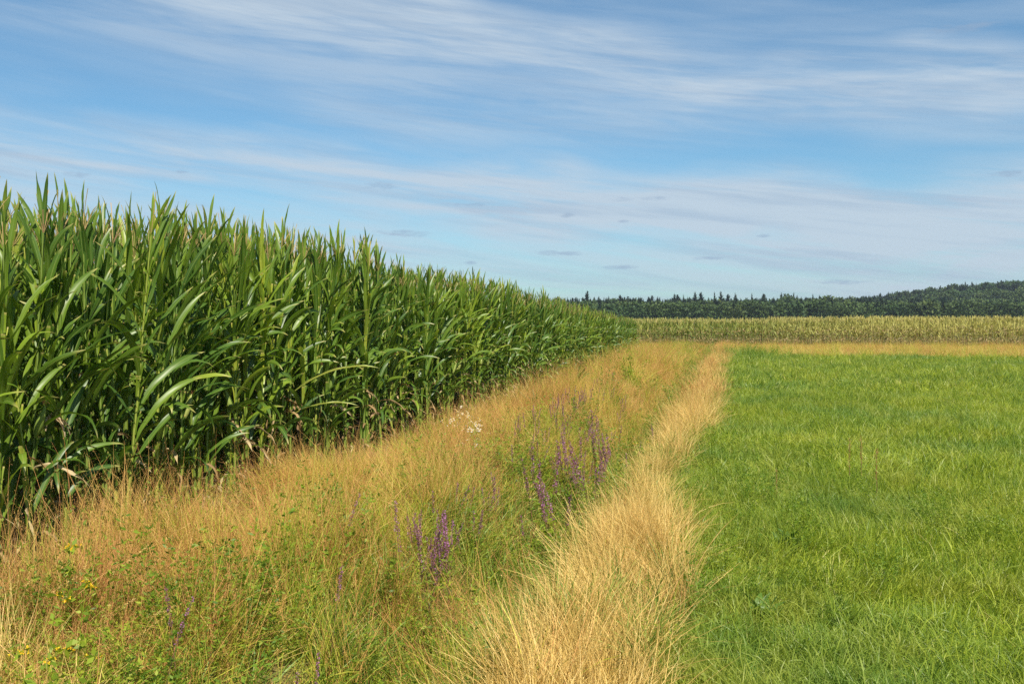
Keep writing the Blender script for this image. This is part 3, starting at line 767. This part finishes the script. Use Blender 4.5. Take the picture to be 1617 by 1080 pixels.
# ------------------------------------------------------------------ wood on the horizon
def conifer_meshes(v):
    cr = MB(); tr = MB(); H = 14.0
    tube(tr, [(0, 0, -.3), (0.05, 0, H * .5), (0, 0, H * .97)], [.22, .13, .02], 6)
    nw = 26; kind = v % 3
    for i in range(nw):
        f = i / (nw - 1); z = H * (.16 + .83 * f)
        rad = (3.6 if kind else 2.8) * (1 - f) ** (.8 if kind < 2 else .55) + .12
        nb = 9
        a = rng.uniform(0, 6.28, nb); L = rad * rng.uniform(.55, 1.15, nb)
        P, T, S = curve(np.tile([0, 0, z], (nb, 1)) + rng.normal(0, .1, (nb, 3)), a, np.full(nb, 1.15 - .6 * f), rng.uniform(.2, .8, nb), L, 4)
        wd = (L * .42)[:, None] * np.array([.4, 1, .8, .12])[None]
        ribbons(cr, P, T, S, wd, rng.uniform(0, 1, nb), (rng.normal(0, .4, nb), np.zeros(nb)))
    return dict(trunk=tr.mesh('trunk', M['bark']), crown=cr.mesh('crown', M['conifer']))
def broad_parts(v):
    cr = MB(); tr = MB(); H = 8.0
    tube(tr, [(0, 0, -.3), (0.1, .05, 2.2), (0, .1, 5)], [.24, .18, .06], 6)
    lobes = [(rng.uniform(-1.8, 1.8), rng.uniform(-1.8, 1.8), rng.uniform(2.6, 6.3), rng.uniform(1.3, 2.2)) for _ in range(9)]
    for lx, ly, lz, lr in lobes[:5]: tube(tr, [(0.1, .05, 2.0), (lx * .5, ly * .5, (2 + lz) / 2), (lx, ly, lz)], [.1, .07, .03], 5)
    for lx, ly, lz, lr in lobes:
        n = 150; dr = rng.normal(size=(n, 3)); dr /= np.linalg.norm(dr, axis=1)[:, None]
        P = np.array([lx, ly, lz]) + dr * lr * rng.uniform(.45, 1.05, n)[:, None] * np.array([1, 1, .85])
        specks(cr, P, (.35, .75), 1.3, (0, 1), dirs=dr)
    return tr, cr
CON = [conifer_meshes(v) for v in range(6)]
# skyline conifers, one by one: (px of the tree, py of its top)
sky_trees = [(876, 471), (901, 473), (929, 463), (946, 471), (962, 471), (979, 468), (991, 474), (1008, 473), (1030, 470), (1043, 472), (1066, 466), (1070, 470), (1081, 469), (1098, 464), (1105, 465),
             (1128, 463), (1136, 464), (1147, 468), (1160, 466), (1163, 469), (1176, 473), (1188, 467), (1203, 467), (1208, 468), (1221, 472), (1231, 465), (1240, 467), (1253, 466), (1258, 468), (1272, 471),
             (1285, 468), (1296, 468), (1306, 470), (1320, 472), (1331, 470), (1340, 471), (1352, 473), (1363, 471), (1380, 470), (1391, 468), (1402, 466), (1412, 468), (1425, 464), (1434, 462), (1443, 461),
             (1452, 464), (1463, 458), (1474, 460), (1485, 457), (1496, 458), (1508, 459), (1517, 451), (1525, 449), (1533, 450), (1541, 449), (1549, 453), (1556, 452), (1565, 450), (1574, 448), (1580, 447), (1587, 445),
             (1594, 447), (1601, 446), (1608, 446), (1614, 444), (1624, 446), (1636, 444), (1650, 445)]
for i, (px, py) in enumerate(sky_trees):
    px += random.uniform(-2.5, 2.5); py += random.uniform(-1, 2)
    py -= 4; d = 460 + 195 * float(sstep(np.array(px), 1200, 1480)) + random.uniform(-15, 15); u = (px - 808.5) / F * d
    x_ = u * cy_ - d * sy_; y_ = u * sy_ + d * cy_; gz = float(ground_z(x_, y_))
    h = topz(py, d) - gz
    m_ = CON[i % 6]
    r = bpy.data.objects.new('conifer_tree', None); C.objects.link(r)
    r.location = (x_, y_, gz); r.rotation_euler = (0, 0, random.uniform(0, 6)); s = max(h, 5) / 13.8; r.scale = (s * random.uniform(.8, 1.1),) * 2 + (s,)
    r['category'] = 'conifer'
    if px < 1000: lab, grp = 'dark conifer on the skyline of the wood, just right of the tall green maize', 'skyline conifers beside the tall maize'
    elif px < 1180: lab, grp = 'dark conifer on the skyline of the wood, above the far end of the straw strip', 'skyline conifers above the straw strip'
    elif px < 1400: lab, grp = 'dark conifer on the level skyline above the ripening maize field', 'skyline conifers above the ripening maize'
    else: lab, grp = 'dark conifer on the rising wooded hill at the right of the skyline', 'conifers on the hill'
    if i == 2: lab, grp = 'tallest dark conifer at the left end of the wood skyline', 'skyline conifers beside the tall maize'
    r['label'] = lab; r['group'] = grp
    for nm in ('trunk', 'crown'):
        o = bpy.data.objects.new(nm, m_[nm]); C.objects.link(o); o.parent = r
# the mass of the wood
WP = []
for v in range(5):
    tr, cr = broad_parts(v); mb = MB()
    for i, q in ((0, tr), (1, cr)): mb.add(np.concatenate(q.v), np.concatenate(q.f), np.concatenate(q.t), np.concatenate(q.a), mi=i)
    WP.append(mb.build('broadleaf', [M['bark'], M['broad']], link=False))
for v in range(3):
    mb = MB(); me = CON[v]
    o = bpy.data.objects.new('conifer_src', me['crown']); WP.append(o)
nw = 5200
d = 352 + 330 * rng.random(nw) ** 1.4; ang = rng.uniform(-.10, .62, nw); u = ang * d
wx = u * cy_ - d * sy_; wy = u * sy_ + d * cy_
wz = ground_z(wx, wy); conf = (rng.random(nw) < .05 + .8 * (vnoise(wx, wy, 45, 17) > .52) * (d > 420))
hh = np.where(conf, rng.uniform(.62, .82, nw), rng.uniform(.72, 1.22, nw))
hh = hh * np.where(d > 430, np.where(conf, 1, 1.12), 1)
pick = np.where(conf, 5 + rng.integers(0, 3, nw), rng.integers(0, 5, nw))
wsc = np.stack([hh * np.where(conf, 1, 1.15), hh * np.where(conf, 1, 1.15), hh], -1)
scatter('woodland', WP, np.stack([wx, wy, wz], -1), np.stack([np.zeros(nw), np.zeros(nw), rng.uniform(0, 6.28, nw)], -1), wsc, pick,
        'dark green mixed wood along the horizon behind the ripening maize field', 'wood')

# ------------------------------------------------------------------ flowers and other single plants
def simple_thing(name, parts, loc, rz, s, label, cat, group=None, tilt=(0, 0)):
    r = bpy.data.objects.new(name, None); C.objects.link(r); r.location = loc; r.rotation_euler = (tilt[0], tilt[1], rz); r.scale = (s, s, s); r.empty_display_size = .05
    r['label'] = label; r['category'] = cat
    if group: r['group'] = group
    for nm, me in parts: o = bpy.data.objects.new(nm, me); C.objects.link(o); o.parent = r
    return r
def loosestrife(v):
    st = MB(); lf = MB(); fl = MB(); n = 1 + v % 3
    b = np.zeros((n, 3)); b[:, :2] = rng.normal(0, .02, (n, 2))
    P, T, S = curve(b, rng.uniform(0, 6.28, n), rng.uniform(0.02, .14, n), rng.uniform(-.1, .35, n), rng.uniform(.75, 1.0, n) if n > 1 else np.array([1.]), 12)
    spikes = []
    for j in range(n):
        tube(st, P[j], np.linspace(.0035, .0018, 12), 5, tone=rng.random())
        for q in range(1, 8):
            m_ = 4; a = rng.uniform(0, 6.28) + np.arange(m_) * 1.57
            specks(lf, np.tile(P[j, q], (m_, 1)) + rng.normal(0, .01, (m_, 3)), (.015, .022), 3.2, (0, .8), dirs=np.stack([np.cos(a), np.sin(a), np.full(m_, .3)], -1))
        s0 = rng.uniform(.62, .72); m_ = 110; s = rng.uniform(s0, .99, m_); f = s * 11; i0 = np.minimum(f.astype(int), 10); fr = (f - i0)[:, None]
        c = P[j, i0] * (1 - fr) + P[j, i0 + 1] * fr; a = rng.uniform(0, 6.28, m_); rr = .009 * (1.25 - (s - s0) / (1 - s0))
        dr = np.stack([np.cos(a), np.sin(a), np.full(m_, .25)], -1)
        m2 = MB(); specks(m2, c + dr * rr[:, None] * .5, (.006, .0105), 1.7, (0, 1), dirs=dr); spikes.append(m2.mesh('flower_spike', M['purple']))
    return [('stem', st.mesh('stem', M['brownstem'])), ('leaves', lf.mesh('leaves', M['herb']))] + [('flower_spike', q) for q in spikes]
LS = [loosestrife(v) for v in range(7)]
def put_loose(px, py, xl, v, label, group='purple loosestrife along the ditch'):
    y_, d = on_line(px, xl); gz = float(ground_z(xl, y_)); h = topz(py, d) - gz
    simple_thing('purple_loosestrife', LS[v % 7], (xl, y_, gz), random.uniform(0, 6), min(1.2, max(.66, h)), label, 'purple flower', group, (random.gauss(0, .05), random.gauss(0, .05)))
LSpec = [(277, 1000, -2.45, 0, 'single purple flower spike on a dark stem at the bottom edge, left of centre'),
         (457, 1040, -2.05, 3, 'low purple flower spike at the bottom edge left one of a pair'),
         (490, 1038, -2.0, 0, 'low purple flower spike at the bottom edge right one of a pair'),
         (247, 1052, -2.45, 3, 'short purple flower spike low at the bottom edge, left of the single dark stem'),
         (621, 788, -2.25, 0, 'lone purple flower head left of the near cluster, in yellow green grass'),
         (536, 815, -2.5, 3, 'faded purple spike bending over at the top of a long brown stem'),
         (512, 895, -2.2, 0, 'brown faded flower spike in the middle of the near verge'),
         (662, 812, -2.1, 1, 'purple flower spikes at the left side of the near cluster'),
         (688, 822, -2.1, 2, 'dense purple flower spikes low in the near cluster'),
         (739, 762, -2.2, 1, 'tall purple flower spikes in the middle of the near cluster'),
         (765, 770, -2.15, 2, 'purple flower spikes leaning left in the near cluster'),
         (784, 775, -2.1, 1, 'tall thin purple flower spikes at the right side of the near cluster'),
         (832, 925, -1.75, 0, 'small purple flower spike low in the ditch at the lower centre'),
         (874, 800, -1.85, 0, 'thin purple flower spike in the green ditch grass'),
         (930, 810, -1.6, 2, 'purple flowers at the right edge of the green ditch grass'),
         (990, 715, -1.25, 0, 'purple flower spike on the straw strip right of the ditch, left one of two'),
         (1007, 705, -1.2, 3, 'thin purple flower spike on the straw strip, between two taller ones'),
         (1034, 712, -1.05, 1, 'purple flower spikes at the meadow side of the straw strip')]
for (px, py, xl, v, lab) in LSpec: put_loose(px, py, xl, v, lab)
for i in range(80):
    px = random.triangular(790, 1000, 930); py = 715 - (px - 838) * .45 + random.uniform(-35, 45)
    put_loose(px, py, float(ditch_x(12.)) - .12 + random.uniform(-1.05, .3), i, 'thin purple flower spikes in the dense stand beside the middle of the ditch', 'dense stand of purple loosestrife mid ditch')
for i in range(20):
    put_loose(random.uniform(630, 830), random.uniform(770, 850), -2.1 + random.uniform(-.2, .2), i, 'faded purple flower spikes among the near cluster left of the ditch', 'faded loosestrife near cluster')

def daisy_mesh(v):
    st = MB(); fl = MB(); ce = MB(); n = 4
    P, T = blades(st, n, .10, (.28, .42), (.002, .003), (.02, .4), (0, .4), 5, tone=(.2, .8))
    for j in range(n):
        c = P[j, -1]; m_ = 12; a = np.linspace(0, 6.28, m_, endpoint=False)
        dr = np.stack([np.cos(a), np.sin(a), np.full(m_, .05)], -1)
        tl = rng.normal(0, .5, 2); dr[:, 2] += dr[:, 0] * tl[0] + dr[:, 1] * tl[1]
        V = np.stack([c + dr * .004, c + dr * .014 + np.cross(dr, [0, 0, 1.]) * .0045, c + dr * .019, c + dr * .014 - np.cross(dr, [0, 0, 1.]) * .0045], 1)
        fl.add(V, np.arange(m_ * 4).reshape(m_, 4), rng.random(), 0)
        tube(ce, [c + [0, 0, -.003], c + [0, 0, .004], c + [0, 0, .008]], [.005, .006, .002], 7)
    return [('stems', st.mesh('stems', M['herb'])), ('petals', fl.mesh('petals', M['white'])), ('flower_centre', ce.mesh('flower_centre', M['yellow']))]
DS = [daisy_mesh(v) for v in range(4)]
for i in range(24):
    px = 738 + random.gauss(0, 21); py = 668 + random.gauss(0, 15) + (px - 738) * .35
    x_, y_ = at(px, py, .42)
    simple_thing('white_daisy', DS[i % 4], (x_, y_, float(ground_z(x_, y_))), random.uniform(0, 6), random.uniform(1.05, 1.35), 'white daisy plant in the small patch between the maize and the tan grass', 'white flower', 'white daisies at the foot of the maize')
def ragwort(v):
    st = MB(); fl = MB(); n = 2
    P, T = blades(st, n, .03, (.55, .7), (.004, .005), (.02, .3), (0, .2), 6, tone=(.2, .8))
    for j in range(n):
        for q in range(2, 6): specks(st, np.tile(P[j, q], (5, 1)), (.015, .03), 2, (0, 1))
        c = P[j, -1] + rng.normal(0, .016, (7, 3)) * [1, 1, .4]
        for p_ in c: specks(fl, np.tile(p_, (6, 1)), (.005, .008), 1.5, (0, 1))
    return [('stems', st.mesh('stems', M['herb'])), ('flower_heads', fl.mesh('flower_heads', M['yellow']))]
RG = [ragwort(v) for v in range(4)]
for i, (px, py, lab) in enumerate(((95, 915, 'yellow flower cluster highest at the left edge above the other yellow ones'), (70, 975, 'yellow flowers at the left edge, middle of the three levels'), (120, 985, 'yellow flowers at the left edge, right of the middle ones'), (95, 1040, 'yellow flowers at the bottom left corner'), (30, 1060, 'yellow flowers lowest in the bottom left corner'),
                                   (965, 690, 'yellow flowers right of the purple stand beside the ditch'), (978, 676, 'small yellow flowers behind the ones beside the purple stand'), (1018, 668, 'yellow flowers in the far ditch'), (1095, 585, 'yellow green flowering weed in the far ditch'))):
    x_, y_ = at(px, py, .45); gz = float(ground_z(x_, y_))
    simple_thing('yellow_ragwort', RG[i % 4], (x_, y_, gz), random.uniform(0, 6), random.uniform(.8, 1.0), lab, 'yellow flower', 'yellow ragwort in the verge')
def dock(v):
    st = MB(); fl = MB()
    pts = np.array([(0, 0, 0), (.01, 0, .2), (.0, .01, .45), (.01, .01, .75)]); tube(st, pts, [.005, .004, .003, .002], 5)
    P = np.array([pts[2] * (1 - t) + pts[3] * t + rng.normal(0, .012, 3) for t in rng.uniform(-.4, 1, 170)]); specks(fl, P, (.006, .012), 1.3, (0, 1))
    return [('stem', st.mesh('stem', M['brownstem'])), ('seed_head', fl.mesh('seed_head', M['dock']))]
DK = [dock(v) for v in range(3)]
for i, (px, pt, pb, lab) in enumerate(((1342, 690, 745, 'rusty dock stalk standing in the meadow, left one of the pair'), (1386, 708, 765, 'rusty dock stalk standing in the meadow, right one of the pair'), (1362, 688, 735, 'faint rusty dock stalk behind and between the pair in the meadow'), (1228, 740, 770, 'short brownish dock in the meadow near the straw strip'))):
    x_, y_ = at(px, pb + 28, .0); dd = du(x_, y_)[0]
    simple_thing('dock_stalk', DK[i % 3], (x_, y_, float(ground_z(x_, y_))), i, (topz(pt, dd)) / .75, lab, 'dock', 'dock stalks in the meadow')

# arching pale grass heads standing out of the near verge
def arching(v):
    st = MB(); hd = MB(); n = 1
    P, T, S = curve(np.zeros((n, 3)), np.array([rng.uniform(.9, 2.2)]), np.array([.05]), np.array([rng.uniform(1.1, 1.9)]), np.array([1.0]), 14, 3.2)
    tube(st, P[0, :12], .0017, 4, tone=.6)
    c = np.array([P[0, -4] * (1 - t) + P[0, -1] * t for t in rng.uniform(-.6, 1, 90)]) + rng.normal(0, .0045, (90, 3))
    specks(hd, c, (.004, .008), 2.2, (.2, 1), dirs=np.tile(T[0, -2], (90, 1)))
    return [('stem', st.mesh('stem', M['straw'])), ('seed_head', hd.mesh('seed_head', M['straw']))]
AR = [arching(v) for v in range(5)]
for i, (px, pt, xl) in enumerate(((168, 858, -3.2), (150, 938, -2.9), (210, 965, -2.7), (335, 885, -3.0), (363, 822, -3.4), (205, 1020, -2.6), (60, 905, -3.4), (30, 880, -3.5), (455, 925, -2.6), (100, 872, -3.4), (585, 900, -2.3), (250, 850, -3.5))):
    y_, d = on_line(px, xl); gz = float(ground_z(xl, y_)); h = topz(pt, d) - gz
    simple_thing('arching_grass_stalk', AR[i % 5], (xl, y_, gz), random.uniform(-.6, .6), max(.5, h) / .93,
                 'pale grass stalk with an arching seed head above the near left verge', 'grass stalk', 'arching grass heads in the near verge')

# dark leafy weeds in the meadow
def weed(v):
    lf = MB(); n = 26; a = rng.uniform(0, 6.28, n)
    P, T, S = curve(np.stack([rng.normal(0, .05, n), rng.normal(0, .05, n), np.full(n, .02)], -1), a, rng.uniform(.3, .9, n), rng.uniform(.3, 1.1, n), rng.uniform(.12, .26, n), 8, 1.5)
    w = np.array([.15, .25, .8, 1, .95, .75, .4, .05])[None] * rng.uniform(.035, .06, n)[:, None]
    ribbons(lf, P, T, S, w, rng.uniform(0, .6, n), (rng.normal(0, .4, n), rng.normal(0, .4, n)), fold=.15, wavy=.08)
    return [('leaves', lf.mesh('leaves', M['weed']))]
M['weed'] = leafmat('dark_weed_leaf', [(0, (.06, .13, .02)), (1, (.13, .22, .03))], trans=.3, rough=.45)
for i, (px, py, lab) in enumerate(((1208, 950, 'dark leafy weed in the near meadow right of the straw strip'), (1245, 845, 'small green leafy weed in the meadow above the dark weed'), (1075, 740, 'bushy green weed at the meadow edge beside the narrowest part of the straw strip'))):
    x_, y_ = at(px, py, .12); simple_thing('leafy_weed', weed(i), (x_, y_, float(ground_z(x_, y_))), i, .8, lab, 'weed', 'leafy weeds in the meadow')

# broken maize leaf sticking out of the tan grass, shaped as a small plant
lf = MB(); n = 7
P, T, S = curve(np.tile([0, 0, .35], (n, 1)), rng.uniform(.6, 2.6, n), rng.uniform(.1, .7, n), rng.uniform(.3, 1.1, n), rng.uniform(.35, .6, n), 10, 1.6)
ribbons(lf, P, T, S, np.full((n, 1), .055) * np.clip((.55 + 1.6 * np.linspace(0, 1, 10)) * (1 - np.linspace(0, 1, 10) ** 2.6), .03, 1)[None], rng.uniform(0, .8, n), fold=.18, wavy=.06)
sk = MB(); tube(sk, [(0, 0, 0), (0, .01, .4)], [.012, .008], 6)
x_, y_ = at(908, 606, .45)
simple_thing('broken_maize_leaf', [('leaves', lf.mesh('leaves', M['maize'])), ('stalk', sk.mesh('stalk', M['stalk']))], (x_, y_, float(ground_z(x_, y_))), 0, 1.05,
             'broken maize leaf sticking out of the tan verge grass away from the field', 'maize leaf')

# ------------------------------------------------------------------ thin summer haze
hb = MB(); x0, x1, y0, y1, z0, z1 = -905, 1335, -95, 3040, -1.8, 42
hv = [(x, y, z) for z in (z0, z1) for y in (y0, y1) for x in (x0, x1)]
hb.add(hv, [(0, 2, 3, 1), (4, 5, 7, 6), (0, 1, 5, 4), (2, 6, 7, 3), (0, 4, 6, 2), (1, 3, 7, 5)], 0, 0)
hm = bpy.data.materials.new('haze'); hm.use_nodes = True; hn = hm.node_tree
for n_ in list(hn.nodes): hn.nodes.remove(n_)
ho = hn.nodes.new('ShaderNodeOutputMaterial'); pv = hn.nodes.new('ShaderNodeVolumePrincipled')
pv.inputs['Color'].default_value = (.78, .88, 1, 1); pv.inputs['Density'].default_value = .00020; pv.inputs['Anisotropy'].default_value = .3
hn.links.new(pv.outputs[0], ho.inputs['Volume'])
hz_ = hb.build('haze', hm, smooth=False); hz_['kind'] = 'stuff'
print('ground extent', gx[0], gx[-1], gy[0], gy[-1])
